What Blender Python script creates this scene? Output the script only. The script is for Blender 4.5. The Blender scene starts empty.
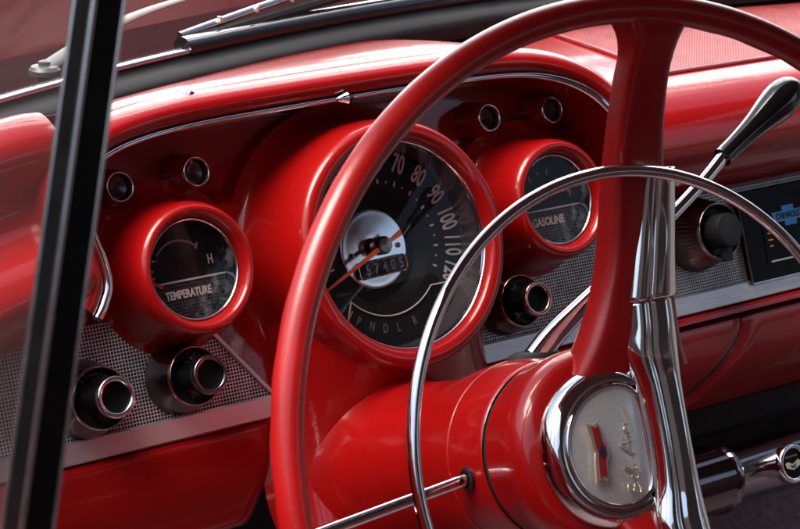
import bpy, bmesh, math, random
from mathutils import Matrix, Vector
PI = math.pi
random.seed(4)
sc = bpy.context.scene
COL = sc.collection

# ------------------------------------------------------------------ frames
A = 0.34153096                                   # backward lean of the instrument face
FM = Matrix(((1, 0, 0, 0), (0, math.sin(A), -math.cos(A), 0), (0, math.cos(A), math.sin(A), 0), (0, 0, 0, 1)))
WC = Vector((-0.05581878, -0.33261407, -0.02167157))
WN = Vector((-0.12593557, -0.91377311, 0.386211)).normalized()
WX = Vector((0, 0, 1)).cross(WN).normalized()
WY = WN.cross(WX).normalized()
WM = Matrix(((WX.x, WY.x, WN.x, WC.x), (WX.y, WY.y, WN.y, WC.y), (WX.z, WY.z, WN.z, WC.z), (0, 0, 0, 1)))
def F(u, v, w): return FM @ Vector((u, v, w))
def Wh(x, y, h): return WM @ Vector((x, y, h))
def T(x, y, z): return Matrix.Translation((x, y, z))
def RZ(a): return Matrix.Rotation(a, 4, 'Z')

# ------------------------------------------------------------------ materials
def mat(name):
    m = bpy.data.materials.new(name); m.use_nodes = True
    nt = m.node_tree
    return m, nt, nt.nodes['Principled BSDF']
def setp(b, **k):
    for key, v in k.items(): b.inputs[key.replace('_', ' ')].default_value = v
def node(nt, t, **k):
    n = nt.nodes.new(t)
    for a, v in k.items(): setattr(n, a, v)
    return n
def noise(nt, scale, detail=4, rough=.55, coord='Object', stretch=None):
    tc = node(nt, 'ShaderNodeTexCoord'); n = node(nt, 'ShaderNodeTexNoise')
    n.inputs['Scale'].default_value = scale; n.inputs['Detail'].default_value = detail; n.inputs['Roughness'].default_value = rough
    if stretch:
        mp = node(nt, 'ShaderNodeMapping'); mp.inputs['Scale'].default_value = stretch
        nt.links.new(tc.outputs[coord], mp.inputs[0]); nt.links.new(mp.outputs[0], n.inputs['Vector'])
    else: nt.links.new(tc.outputs[coord], n.inputs['Vector'])
    return n
def ramp(nt, src, stops):
    r = node(nt, 'ShaderNodeValToRGB'); e = r.color_ramp.elements
    while len(e) < len(stops): e.new(.5)
    for i, (p, c) in enumerate(stops):
        e[i].position = p; e[i].color = c if len(c) == 4 else (*c, 1)
    nt.links.new(src, r.inputs[0]); return r
def g(x): return (x, x, x)
def bump(nt, b, src, strength, dist):
    n = node(nt, 'ShaderNodeBump'); n.inputs['Strength'].default_value = strength; n.inputs['Distance'].default_value = dist
    nt.links.new(src, n.inputs['Height']); nt.links.new(n.outputs[0], b.inputs['Normal']); return n

def paint(name, base, rough, coat, coatr=.04, spec=.5, wear=.06):
    m, nt, b = mat(name)
    setp(b, Roughness=rough, Coat_Weight=coat, Coat_Roughness=coatr, Coat_IOR=1.52)
    b.inputs['Specular IOR Level'].default_value = spec
    n = noise(nt, 22, 5)
    r = ramp(nt, n.outputs['Fac'], [(.3, tuple(c * (1 - wear) for c in base)), (.7, tuple(min(1, c * (1 + wear)) for c in base))])
    du = noise(nt, 240, 6, .75); dr = ramp(nt, du.outputs['Fac'], [(.60, g(0)), (.78, g(.22))])
    dm = node(nt, 'ShaderNodeMix', data_type='RGBA'); nt.links.new(dr.outputs[0], dm.inputs['Factor']); nt.links.new(r.outputs[0], dm.inputs['A']); dm.inputs['B'].default_value = (.30, .16, .13, 1)
    nt.links.new(dm.outputs['Result'], b.inputs['Base Color'])
    n2 = noise(nt, 160, 4, .7)
    rr = ramp(nt, n2.outputs['Fac'], [(.4, g(max(.0, coatr - .02))), (.75, g(coatr + .07))])
    nt.links.new(rr.outputs[0], b.inputs['Coat Roughness'])
    n3 = noise(nt, 420, 2); n4 = noise(nt, 26, 3)
    ad = node(nt, 'ShaderNodeMath', operation='MULTIPLY_ADD'); ad.inputs[1].default_value = 5.0
    nt.links.new(n4.outputs['Fac'], ad.inputs[0]); nt.links.new(n3.outputs['Fac'], ad.inputs[2])
    bn = bump(nt, b, ad.outputs[0], .07, .0006); nt.links.new(bn.outputs[0], b.inputs['Coat Normal'])
    return m
M = {}
M['red'] = paint('red_enamel', (.31, .0030, .0030), .36, .75, .05, .2)
M['red_deep'] = paint('dark_red_enamel', (.21, .003, .004), .4, .8, .06)
M['red_wheel'] = paint('red_wheel_plastic', (.36, .0055, .005), .33, .4, .12, wear=.16)
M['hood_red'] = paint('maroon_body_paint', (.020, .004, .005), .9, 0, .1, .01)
def metal(name, col, rough, var=.03, scale=60, stretch=None, bstr=0, met=1.0):
    m, nt, b = mat(name)
    setp(b, Metallic=met, Base_Color=(*col, 1))
    n = noise(nt, scale, 5, .65, stretch=stretch)
    r = ramp(nt, n.outputs['Fac'], [(.35, g(max(.01, rough - var))), (.75, g(rough + var))])
    nt.links.new(r.outputs[0], b.inputs['Roughness'])
    if bstr: bump(nt, b, n.outputs['Fac'], bstr, .0004)
    return m
M['chrome'] = metal('polished_chrome', (.74, .73, .74), .065, .045, 130, bstr=.015)
M['chrome_old'] = metal('pitted_chrome', (.55, .53, .54), .16, .07, 120, bstr=.05)
M['alu'] = metal('brushed_aluminium', (.60, .56, .57), .36, .08, 90, (1, 14, 1), .12, .7)
M['silver'] = metal('brushed_silver', (.80, .77, .76), .34, .08, 220, (14, 1, 1), .05, .6)
M['disc'] = metal('spun_chrome_disc', (.66, .67, .71), .15, .01, 20, (1, 1, 1), 0, .75)
m_ = M['disc']; b_ = m_.node_tree.nodes['Principled BSDF']; setp(b_, Metallic=1.0, Anisotropic=.85); tg = node(m_.node_tree, 'ShaderNodeTangent', direction_type='RADIAL', axis='Z'); m_.node_tree.links.new(tg.outputs[0], b_.inputs['Tangent'])
M['copper'] = metal('copper_tinted_chrome', (.62, .36, .32), .2, .06)
M['gold'] = metal('worn_gold', (.74, .62, .46), .3, .06, met=.8)
M['chrome_dark'] = metal('dark_reflect_chrome', (.17, .15, .155), .1, .05, 70)  # ordinary chrome; reflected darkness put into its base colour
def plain(name, col, rough, coat=0, spec=.5, metallic=0, wear=.2, scale=60):
    m, nt, b = mat(name)
    setp(b, Roughness=rough, Coat_Weight=coat, Coat_Roughness=.05, Metallic=metallic)
    b.inputs['Specular IOR Level'].default_value = spec
    n = noise(nt, scale, 5)
    r = ramp(nt, n.outputs['Fac'], [(.3, tuple(c * (1 - wear) for c in col)), (.72, tuple(min(1, c * (1 + wear)) for c in col))])
    nt.links.new(r.outputs[0], b.inputs['Base Color'])
    rr = ramp(nt, n.outputs['Fac'], [(.3, g(max(.02, rough - .06))), (.75, g(min(1, rough + .08)))])
    nt.links.new(rr.outputs[0], b.inputs['Roughness'])
    return m
M['grey_metal'] = plain('grey_wiper_metal', (.12, .115, .115), .4, metallic=.3)
M['black_gloss'] = plain('black_gloss_plastic', (.008, .008, .009), .12, .6)
M['black'] = plain('black_satin', (.010, .010, .011), .45)
M['post_black'] = plain('black_post_enamel', (.003, .003, .0034), .28, 0, .07)
M['radio_black'] = plain('radio_face_black', (.006, .006, .0065), .35, 0, .10)
M['dim_metal'] = plain('dim_counter_digits', (.24, .22, .21), .5)
M['rubber'] = plain('weathered_rubber', (.014, .014, .015), .6, 0, .25, wear=.4, scale=40)
M['dial'] = plain('dial_black', (.009, .009, .010), .5, 0, .15, wear=.25, scale=90)
M['cream'] = plain('dial_cream_marking', (.60, .52, .49), .6)
M['tan'] = plain('dial_tan_marking', (.36, .28, .19), .6)
M['orange'] = plain('needle_orange', (.62, .10, .03), .45)
M['amber'] = plain('dark_amber_lamp', (.035, .016, .012), .3, .5)
M['emblem_red'] = plain('emblem_red_enamel', (.26, .012, .014), .3, .6)
M['emblem_blue'] = plain('emblem_blue_enamel', (.012, .025, .09), .3, .6)
M['brown_chrome'] = metal('dark_bezel_metal', (.20, .15, .15), .22, .08, 90)
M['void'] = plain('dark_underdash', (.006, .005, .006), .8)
M['carpet'] = plain('maroon_grey_carpet', (.30, .21, .22), .95, wear=.35, scale=160)
M['asphalt'] = plain('asphalt_ground', (.055, .052, .05), .9, wear=.3, scale=30)
M['seat_cloth'] = plain('maroon_seat_cloth', (.05, .012, .016), .8)
M['blocker_dark'] = plain('dark_blocker', (.05, .04, .04), .9)
M['head'] = plain('headliner_cloth', (.20, .17, .17), .9)

# pierced aluminium sheet: square holes on a fine grid
def pierced(name, pitch, half, metal_col, hole_col, metallic, rough, roundhole=False, coat=0):
    m, nt, b = mat(name)
    tc = node(nt, 'ShaderNodeTexCoord'); sp = node(nt, 'ShaderNodeSeparateXYZ'); nt.links.new(tc.outputs['Object'], sp.inputs[0])
    outs = []
    for ax in ('X', 'Y'):
        d = node(nt, 'ShaderNodeMath', operation='DIVIDE'); d.inputs[1].default_value = pitch; nt.links.new(sp.outputs[ax], d.inputs[0])
        f = node(nt, 'ShaderNodeMath', operation='FRACT'); nt.links.new(d.outputs[0], f.inputs[0])
        s = node(nt, 'ShaderNodeMath', operation='SUBTRACT'); s.inputs[1].default_value = .5; nt.links.new(f.outputs[0], s.inputs[0])
        a = node(nt, 'ShaderNodeMath', operation='ABSOLUTE'); nt.links.new(s.outputs[0], a.inputs[0]); outs.append(a)
    if roundhole:
        ps = []
        for a in outs:
            q = node(nt, 'ShaderNodeMath', operation='POWER'); q.inputs[1].default_value = 2; nt.links.new(a.outputs[0], q.inputs[0]); ps.append(q)
        mx = node(nt, 'ShaderNodeMath', operation='ADD')
        nt.links.new(ps[0].outputs[0], mx.inputs[0]); nt.links.new(ps[1].outputs[0], mx.inputs[1]); half = half * half
    else:
        mx = node(nt, 'ShaderNodeMath', operation='MAXIMUM')
        nt.links.new(outs[0].outputs[0], mx.inputs[0]); nt.links.new(outs[1].outputs[0], mx.inputs[1])
    mr = node(nt, 'ShaderNodeMapRange'); mr.inputs['From Min'].default_value = half * .86; mr.inputs['From Max'].default_value = half * 1.1
    nt.links.new(mx.outputs[0], mr.inputs['Value'])
    mixc = node(nt, 'ShaderNodeMix', data_type='RGBA'); nt.links.new(mr.outputs[0], mixc.inputs['Factor'])
    mixc.inputs['A'].default_value = (*hole_col, 1)
    gn = noise(nt, 38, 7, .68); gr_ = ramp(nt, gn.outputs['Fac'], [(.30, tuple(c * .5 for c in metal_col)), (.52, tuple(c * .88 for c in metal_col)), (.75, tuple(min(1, c * 1.06) for c in metal_col))])
    nt.links.new(gr_.outputs[0], mixc.inputs['B'])
    nt.links.new(mixc.outputs['Result'], b.inputs['Base Color'])
    mm = node(nt, 'ShaderNodeMath', operation='MULTIPLY'); mm.inputs[1].default_value = metallic; nt.links.new(mr.outputs[0], mm.inputs[0]); nt.links.new(mm.outputs[0], b.inputs['Metallic'])
    sl = node(nt, 'ShaderNodeMath', operation='MULTIPLY'); sl.inputs[1].default_value = .5; nt.links.new(mr.outputs[0], sl.inputs[0]); nt.links.new(sl.outputs[0], b.inputs['Specular IOR Level'])
    setp(b, Roughness=rough, Coat_Weight=coat)
    bump(nt, b, mr.outputs[0], .5, .0008)
    return m
M['wall_metal'] = metal('dull_grey_reflector', (.26, .24, .25), .24, .02, 20, met=.85)
M['mesh'] = pierced('pierced_aluminium', .00235, .34, (.82, .80, .80), (.008, .006, .006), .4, .42)
M['speaker'] = pierced('perforated_red_steel', .0030, .27, (.37, .055, .058), (.09, .008, .010), 0, .5, True)
M['dial_tex'] = pierced('dial_ribbed_black', .0022, .30, (.022, .022, .024), (.008, .008, .009), 0, .5)

# thin glass: mostly clear, fresnel reflection, optional diffuse veil painting in whitish reflections
def glass(name, veil=0.0, veil_col=(.7, .7, .7), painted_glare=False, tint=(1, 1, 1), ior=1.5):
    m = bpy.data.materials.new(name); m.use_nodes = True; nt = m.node_tree; nt.nodes.clear()
    out = node(nt, 'ShaderNodeOutputMaterial'); tr = node(nt, 'ShaderNodeBsdfTransparent'); gl = node(nt, 'ShaderNodeBsdfGlossy'); fr = node(nt, 'ShaderNodeFresnel')
    tr.inputs[0].default_value = (*tint, 1); gl.inputs['Roughness'].default_value = .015; geo = node(nt, 'ShaderNodeNewGeometry'); mi = node(nt, 'ShaderNodeMapRange'); mi.inputs['To Min'].default_value = ior; mi.inputs['To Max'].default_value = 1 / ior
    nt.links.new(geo.outputs['Backfacing'], mi.inputs['Value']); nt.links.new(mi.outputs[0], fr.inputs[0])
    mx = node(nt, 'ShaderNodeMixShader'); nt.links.new(fr.outputs[0], mx.inputs[0]); nt.links.new(tr.outputs[0], mx.inputs[1]); nt.links.new(gl.outputs[0], mx.inputs[2])
    last = mx
    if veil > 0:
        df = node(nt, 'ShaderNodeBsdfDiffuse'); df.inputs[0].default_value = (*veil_col, 1)
        m2 = node(nt, 'ShaderNodeMixShader')
        if painted_glare:
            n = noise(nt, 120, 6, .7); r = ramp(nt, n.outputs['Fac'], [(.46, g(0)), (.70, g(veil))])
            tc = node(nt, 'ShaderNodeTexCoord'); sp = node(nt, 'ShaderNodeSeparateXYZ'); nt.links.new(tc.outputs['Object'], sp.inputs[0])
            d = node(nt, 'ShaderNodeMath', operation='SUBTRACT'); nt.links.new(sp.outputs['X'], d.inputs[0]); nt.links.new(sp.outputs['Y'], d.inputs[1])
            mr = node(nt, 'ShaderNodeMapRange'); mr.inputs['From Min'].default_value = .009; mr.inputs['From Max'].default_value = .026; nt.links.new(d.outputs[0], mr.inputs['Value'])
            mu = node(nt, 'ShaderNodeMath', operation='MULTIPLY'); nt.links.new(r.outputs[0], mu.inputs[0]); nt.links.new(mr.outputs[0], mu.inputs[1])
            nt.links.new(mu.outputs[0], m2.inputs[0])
        else:
            n = noise(nt, 6, 5, .6); r = ramp(nt, n.outputs['Fac'], [(.3, g(veil * .5)), (.75, g(veil * 1.4))]); nt.links.new(r.outputs[0], m2.inputs[0])
        nt.links.new(mx.outputs[0], m2.inputs[1]); nt.links.new(df.outputs[0], m2.inputs[2]); last = m2
    nt.links.new(last.outputs[0], out.inputs[0]); return m
M['lens'] = glass('gauge_glass', ior=1.27)
M['lens_glare'] = glass('gauge_glass_painted_glare', .36, (.42, .5, .58), True, ior=1.28)  # bluish reflection at lower right painted in as diffuse patches
M['windshield'] = glass('windshield_glass', .008, (.8, .75, .75))
M['vent'] = glass('vent_window_glass', .004, (.8, .72, .68))
m, nt, b = mat('lit_blue_display'); setp(b, Base_Color=(.01, .05, .12, 1), Roughness=.3); b.inputs['Emission Color'].default_value = (.02, .22, .62, 1); b.inputs['Emission Strength'].default_value = .11; M['glow_blue'] = m
m, nt, b = mat('lit_orange_mark'); setp(b, Base_Color=(.2, .08, .02, 1), Roughness=.4); b.inputs['Emission Color'].default_value = (.5, .2, .05, 1); b.inputs['Emission Strength'].default_value = .25; M['glow_orange'] = m

# ------------------------------------------------------------------ object helpers
def link(o, parent=None):
    COL.objects.link(o)
    if parent: o.parent = parent
    return o
def thing(name, label, cat, mtx, group=None):
    o = bpy.data.objects.new(name, None); o.empty_display_size = .02; COL.objects.link(o)
    o.matrix_world = mtx; o['label'] = label; o['category'] = cat
    if group: o['group'] = group
    return o
def part(name, bm, m, parent=None, smooth=True, label=None, bevel=0, auto=40):
    me = bpy.data.meshes.new(name)
    bmesh.ops.recalc_face_normals(bm, faces=bm.faces)
    bm.to_mesh(me); bm.free()
    for f in me.polygons: f.use_smooth = smooth
    if smooth: me.set_sharp_from_angle(angle=math.radians(auto))
    me.materials.append(M[m] if isinstance(m, str) else m)
    o = bpy.data.objects.new(name, me); link(o, parent)
    if label: o['label'] = label
    if bevel:
        md = o.modifiers.new('bevel', 'BEVEL'); md.width = bevel; md.segments = 3; md.limit_method = 'ANGLE'; md.angle_limit = math.radians(50)
    return o
def solo(o, label, cat, group=None, kind=None):
    o['label'] = label; o['category'] = cat
    if group: o['group'] = group
    if kind: o['kind'] = kind
    return o
def structure(name, bm, m, **k):
    o = part(name, bm, m, None, **k); o['kind'] = 'structure'; return o

def grid(rows, bm=None, close=False):
    """rows: list of lists of points of equal length -> quad sheet"""
    bm = bm or bmesh.new(); V = [[bm.verts.new(p) for p in r] for r in rows]
    n = len(rows[0])
    for i in range(len(rows) - 1):
        for j in range(n if close else n - 1):
            k = (j + 1) % n
            bm.faces.new((V[i][j], V[i][k], V[i + 1][k], V[i + 1][j]))
    return bm, V
def smooth_prof(pts, sub=6):
    """Catmull-Rom through points"""
    P = [Vector(p) for p in pts]; out = []
    for i in range(len(P) - 1):
        p0 = P[max(0, i - 1)]; p1 = P[i]; p2 = P[i + 1]; p3 = P[min(len(P) - 1, i + 2)]
        for k in range(sub):
            t = k / sub
            out.append(.5 * ((2 * p1) + (p2 - p0) * t + (2 * p0 - 5 * p1 + 4 * p2 - p3) * t * t + (3 * p1 - p0 - 3 * p2 + p3) * t ** 3))
    out.append(P[-1]); return out
def lathe(prof, seg=96, bm=None, M4=None, smooth=0, cap=False, ripple=None):
    if smooth: prof = [(p.x, p.y) for p in smooth_prof([(a, b, 0) for a, b in prof], smooth)]
    rows = []
    for r, z in prof:
        row = []
        for k in range(seg):
            a = 2 * PI * k / seg; rr = r
            if ripple: rr = r + ripple(r, z, a)
            p = Vector((rr * math.cos(a), rr * math.sin(a), z)); row.append(M4 @ p if M4 else p)
        rows.append(row)
    bm, V = grid(rows, bm, True)
    if cap:
        for R in (V[0], V[-1]):
            if (R[0].co - R[seg // 2].co).length > 1e-6: bm.faces.new(R)
    return bm
def tube(path, rad, seg=14, bm=None, closed=False, cap=True, squash=None):
    P = [Vector(p) for p in path]; n = len(P); rows = []
    up = None
    for i in range(n):
        if closed: t = (P[(i + 1) % n] - P[i - 1]).normalized()
        else: t = (P[min(n - 1, i + 1)] - P[max(0, i - 1)]).normalized()
        if up is None:
            up = Vector((0, 0, 1)) if abs(t.z) < .9 else Vector((1, 0, 0))
        s = t.cross(up).normalized(); up = s.cross(t).normalized()
        r = rad(i / (n - 1)) if callable(rad) else rad
        q = squash or 1
        rows.append([P[i] + (s * math.cos(2 * PI * k / seg) + up * (q * math.sin(2 * PI * k / seg))) * r for k in range(seg)])
    if closed: rows.append(None)
    if closed:
        bm = bm or bmesh.new(); V = [[bm.verts.new(p) for p in r] for r in rows[:-1]]
        for i in range(n):
            for j in range(seg):
                a, b2 = V[i], V[(i + 1) % n]; bm.faces.new((a[j], a[(j + 1) % seg], b2[(j + 1) % seg], b2[j]))
        return bm
    bm, V = grid(rows, bm, True)
    if cap:
        bm.faces.new(V[0]); bm.faces.new(V[-1])
    return bm
def box(x0, x1, y0, y1, z0, z1, bm=None, M4=None):
    bm = bm or bmesh.new(); vs = []
    for z in (z0, z1):
        for y in (y0, y1):
            for x in (x0, x1):
                p = Vector((x, y, z)); vs.append(bm.verts.new(M4 @ p if M4 else p))
    for f in ((0, 1, 3, 2), (4, 6, 7, 5), (0, 4, 5, 1), (2, 3, 7, 6), (0, 2, 6, 4), (1, 5, 7, 3)): bm.faces.new([vs[i] for i in f])
    return bm
def prism(poly, z0, z1, bm=None, M4=None):
    bm = bm or bmesh.new(); a, b2 = [], []
    for x, y in poly:
        for L, z in ((a, z0), (b2, z1)):
            p = Vector((x, y, z)); L.append(bm.verts.new(M4 @ p if M4 else p))
    n = len(poly); bm.faces.new(a); bm.faces.new(b2)
    for i in range(n): bm.faces.new((a[i], a[(i + 1) % n], b2[(i + 1) % n], b2[i]))
    return bm
def text(s, size, M4, bm=None, sx=1.0, bold=0.0, ext=.0002):
    cu = bpy.data.curves.new('lettering', 'FONT'); cu.body = s; cu.size = size; cu.align_x = 'CENTER'; cu.align_y = 'CENTER'
    cu.offset = bold; cu.extrude = ext; cu.resolution_u = 4
    o = bpy.data.objects.new('lettering', cu); COL.objects.link(o)
    dg = bpy.context.evaluated_depsgraph_get(); me = bpy.data.meshes.new_from_object(o.evaluated_get(dg))
    bpy.data.objects.remove(o); bpy.data.curves.remove(cu)
    bm = bm or bmesh.new(); n0 = len(bm.verts)
    me.transform(M4 @ Matrix.Diagonal((sx, 1, 1, 1))); bm.from_mesh(me); bpy.data.meshes.remove(me)
    return bm
def arcpts(r, a0, a1, n, z=0, c=(0, 0)):
    """angles clockwise from up, degrees"""
    return [Vector((c[0] + r * math.sin(math.radians(a0 + (a1 - a0) * i / n)), c[1] + r * math.cos(math.radians(a0 + (a1 - a0) * i / n)), z)) for i in range(n + 1)]

# ================================================================== DASHBOARD
dash = thing('dashboard', 'glossy red vintage car dashboard with round gauge pods under an arched hood', 'dashboard', FM)
def sstep(x, a, b):
    t = min(1, max(0, (x - a) / (b - a))); return t * t * (3 - 2 * t)
# gauge pods
GX, GV = .1574, .0101
def pod_profile(): return [(.0338, -.0195), (.0342, -.0165), (.0352, -.0125), (.0375, -.0095), (.0405, -.0095), (.0432, -.0125), (.0448, -.018), (.0460, -.028), (.0476, -.040), (.0496, -.0485), (.0530, -.0540), (.0580, -.0570), (.064, -.0585)]
for s in (-1, 1):
    part('gauge_pod', lathe(pod_profile(), 128, M4=T(s * GX, GV, 0), smooth=5), 'red', dash)
part('speedometer_pod', lathe([(.0722, -.004), (.0726, -.0005), (.0745, .0034), (.0780, .0052), (.0820, .0048), (.0852, .0018), (.0872, -.005), (.0888, -.016), (.0908, -.032), (.0932, -.045), (.0965, -.0530), (.101, -.0567), (.107, -.0583)], 160, smooth=5), 'red', dash)
# neck under the speedometer that swells into the column
rows = []
NS = 72
for j in range(41):
    t = j / 40; row = []
    for i in range(NS + 1):
        s = -1 + 2 * i / NS
        s = math.copysign(1 - (1 - abs(s)) ** 1.7, s)
        U = .0872 + .020 * t ** 1.5
        v0 = -.0835 * math.sqrt(max(0, 1 - s * s)); v = v0 + (-.25 - v0) * t
        k = abs(s)
        fr = (1 - k ** 5) ** .55
        wf = -.0060 - .014 * t - .016 * math.sin(PI * min(1, t * 1.3))
        row.append((U * s, v, -.059 + (wf + .059) * fr))
    rows.append(row)
bm, _ = grid(rows); part('column_cowl', bm, 'red', dash)
# eyebrow hood swept along the arch
arch = smooth_prof([(-.238, -.009, 0), (-.2325, -.002, 0), (-.2265, .010, 0), (-.2268, .024, 0), (-.231, .044, 0), (-.2325, .063, 0), (-.2265, .080, 0), (-.209, .0915, 0), (-.180, .0985, 0), (-.135, .1030, 0), (-.07, .1050, 0), (0, .1062, 0), (.07, .1066, 0), (.125, .1055, 0), (.163, .1010, 0), (.192, .0900, 0), (.213, .0730, 0), (.229, .048, 0), (.240, .020, 0), (.250, -.012, 0)], 10)
def archv(u):
    best = .02
    for p, q in zip(arch[:-1], arch[1:]):
        if min(p.x, q.x) <= u <= max(p.x, q.x) and abs(q.x - p.x) > 1e-6: best = max(best, p.y + (q.y - p.y) * (u - p.x) / (q.x - p.x))
    return best
def outward(i):
    t = (arch[min(len(arch) - 1, i + 1)] - arch[max(0, i - 1)]).normalized(); return Vector((-t.y, t.x, 0))
hp = [p for p in smooth_prof([(-.001, -.074, 0), (.0, -.050, 0), (.0, -.030, 0), (.0005, -.0225, 0), (.0035, -.0170, 0), (.0085, -.0135, 0), (.0145, -.0145, 0), (.0198, -.0205, 0), (.0225, -.0290, 0), (.0242, -.0390, 0), (.0272, -.0480, 0)], 5)]
FI = FM.inverted()
def gask(x):     # lower edge of the windscreen gasket (y at x)
    d = x - .36
    return .222 - .36 * d * d
rows = []
for i in range(len(arch)):
    o = outward(i); q = arch[i]
    side = sstep(abs(q.x - .005), .14, .225)
    row = [Vector((q.x + o.x * p.x, q.y + o.y * p.x, p.y + .008 * side)) for p in hp]
    e0 = FM @ row[-1]; rt = sstep(e0.x, .12, .21); ya = (gask(e0.x) + .012) * (1 - rt) + (e0.y + .06) * rt
    for k in range(1, 13):
        t = k / 12
        z = e0.z - (.0135 + .004 * (1 - side)) * t * (.35 + .65 * t) - .02 * rt * t
        row.append(FI @ Vector((e0.x, e0.y + (ya - e0.y) * t, z)))
    rows.append(row)
bm, _ = grid(rows); part('cluster_hood', bm, 'red', dash)
# recessed instrument panel: upper lamp band, ledge, lower face
rows = []
for i in range(131):
    u = -.228 + .470 * i / 130; row = []; vt = archv(u) + .003
    for j in range(121):
        v = vt - (vt + .110) * (j / 120) 
        led = .053 - .004 * math.cos(u * 20)
        w = -.0685 + .0115 * (1 - sstep(v, led - .007, led + .006)) + .0016 * math.exp(-((v - led + .008) / .005) ** 2) - .004 * sstep(abs(u - .01), .2, .25)
        row.append((u, v, w))
    rows.append(row)
bm, _ = grid(rows); part('instrument_panel', bm, 'red', dash)
# chrome bead on the hood lip
tp = [(q + outward(i) * .0002) + Vector((0, 0, -.0178 + .008 * sstep(abs(q.x - .005), .14, .225))) for i, q in enumerate(arch)]
part('hood_trim', tube(tp, lambda t: .0019 + .0021 * sstep(t, .66, .84) + .0018 * (1 - sstep(t, .2, .34)), 12), 'chrome', dash)
bm = bmesh.new(); tube([(-.0215, .1058, -.0162), (-.0155, .1058, -.0150), (-.0095, .1060, -.0162)], lambda t: .0020 + .0028 * math.sin(PI * t), 14, bm)
part('trim_clip', bm, 'chrome', dash)

# dash top sheet and right-hand face are modelled in world axes then taken to the face frame
rows = []
for i in range(31):
    x = -.50 + .285 * i / 30; row = []
    for j in range(25):
        t = j / 24; y0 = .078; y = y0 + (gask(x) + .012 - y0) * t
        z = .1085 - .0160 * t * (.35 + .65 * t) - .0050
        row.append(FI @ Vector((x, y, z)))
    rows.append(row)
bm, _ = grid(rows); part('dash_top', bm, 'red', dash)
# right-hand face rolling over onto the shelf that carries the speaker
prof = smooth_prof([(0, .062, -.034), (0, .046, -.024), (0, .030, -.012), (0, .020, .006), (0, .019, .026), (0, .027, .045), (0, .043, .059), (0, .066, .0675), (0, .10, .0715), (0, .15, .075), (0, .25, .080)], 6)
rows = []
for i in range(41):
    rows.append([FI @ Vector((xs + (1.05 - xs) * (i / 40) ** 1.3, p.y, p.z)) for p, xs in [(p, .244 - .19 * sstep(p.y, .080, .115)) for p in prof]])
bm, _ = grid(rows); part('passenger_dash_face', bm, 'red', dash)
# speaker grille: a shallow perforated sheet framed by a narrow raised lip
gx0, gx1, gy0, gy1 = .312, .72, .075, .235
def shelf(y): return .0675 + (.0715 - .0675) * min(1, max(0, (y - .066) / .034)) + (.0035 * min(1, max(0, (y - .10) / .05)) if y > .10 else 0) + (.005 * max(0, (y - .15) / .10) if y > .15 else 0)
rows = [[FI @ Vector((gx0 + (gx1 - gx0) * i / 20, gy0 + (gy1 - gy0) * j / 12, shelf(gy0 + (gy1 - gy0) * j / 12) + .0012)) for j in range(13)] for i in range(21)]
SPK = T(.5, .15, .075)
grille = thing('speaker_grille', 'finely perforated pinkish red speaker grille set in top of dashboard', 'speaker grille', SPK)
bm, _ = grid([[SPK.inverted() @ (FM @ p) for p in r] for r in rows]); part('perforated_sheet', bm, 'speaker', grille)
fp = [(gx0, gy1), (gx0, gy0), (gx1, gy0)]
bm = bmesh.new()
for (a0, b0), (a1, b1) in zip(fp[:-1], fp[1:]):
    tube([SPK.inverted() @ Vector((a0 + (a1 - a0) * k / 10, b0 + (b1 - b0) * k / 10, shelf(b0 + (b1 - b0) * k / 10) + .0012)) for k in range(11)], .0022, 8, bm)
part('grille_frame', bm, 'red_deep', grille)

# left dash end that bulges out beyond the chrome bead
prof = smooth_prof([(a, b2, 0) for a, b2 in [(.116, -.10), (.1265, -.065), (.1285, -.047), (.1245, -.030), (.113, -.018), (.100, -.016), (.088, -.023), (.074, -.033), (.060, -.033), (.046, -.022), (.034, -.009), (.020, -.003), (.008, -.006), (-.004, -.016), (-.012, -.030), (-.014, -.058)]], 5)
rows = []
for i in range(25):
    t = i / 24; u = -.2285 - .24 * t
    e = (1 - (1 - min(1, t / .06)) ** 2) ** .5 if t < .06 else 1
    cy, cw = .045, -.040
    rows.append([(u, cy + (p.x - cy) * (.86 + .14 * e) - .10 * t * t, cw + (p.y - cw) * (.75 + .25 * e) + .02 * t) for p in prof])
bm, V = grid(rows); bm.faces.new(V[0]); part('dash_end', bm, 'red', dash)

# pierced aluminium strips with brushed lower border
MW = -.0555
def strip(poly_mesh, border, extra=None):
    bm = prism(poly_mesh, MW - .002, MW); o = part('pierced_panel', bm, 'mesh', dash, smooth=False)
    bm = prism(border, MW - .003, MW + .0035); part('panel_border', bm, 'alu', dash, bevel=.001, smooth=False)
strip([(-.46, -.013), (-.155, -.013), (-.1365, -.030), (-.094, -.0845), (-.46, -.0845)], [(-.46, -.0845), (-.0955, -.0845), (-.0815, -.0995), (-.46, -.0995)])
part('panel_border', prism([(-.1365, -.0300), (-.1325, -.0300), (-.0905, -.0840), (-.0945, -.0840)], MW - .003, MW + .0026), 'alu', dash, smooth=False, bevel=.0006)
strip([(.145, -.004), (.82, -.004), (.82, -.0845), (.0735, -.0845)], [(.0600, -.0995), (.82, -.0995), (.82, -.0845), (.0720, -.0845)])
part('panel_border', prism([(.150, -.0040), (.82, -.0040), (.82, .0005), (.150, .0005)], MW - .003, MW + .004), 'alu', dash, smooth=False, bevel=.001)
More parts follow.
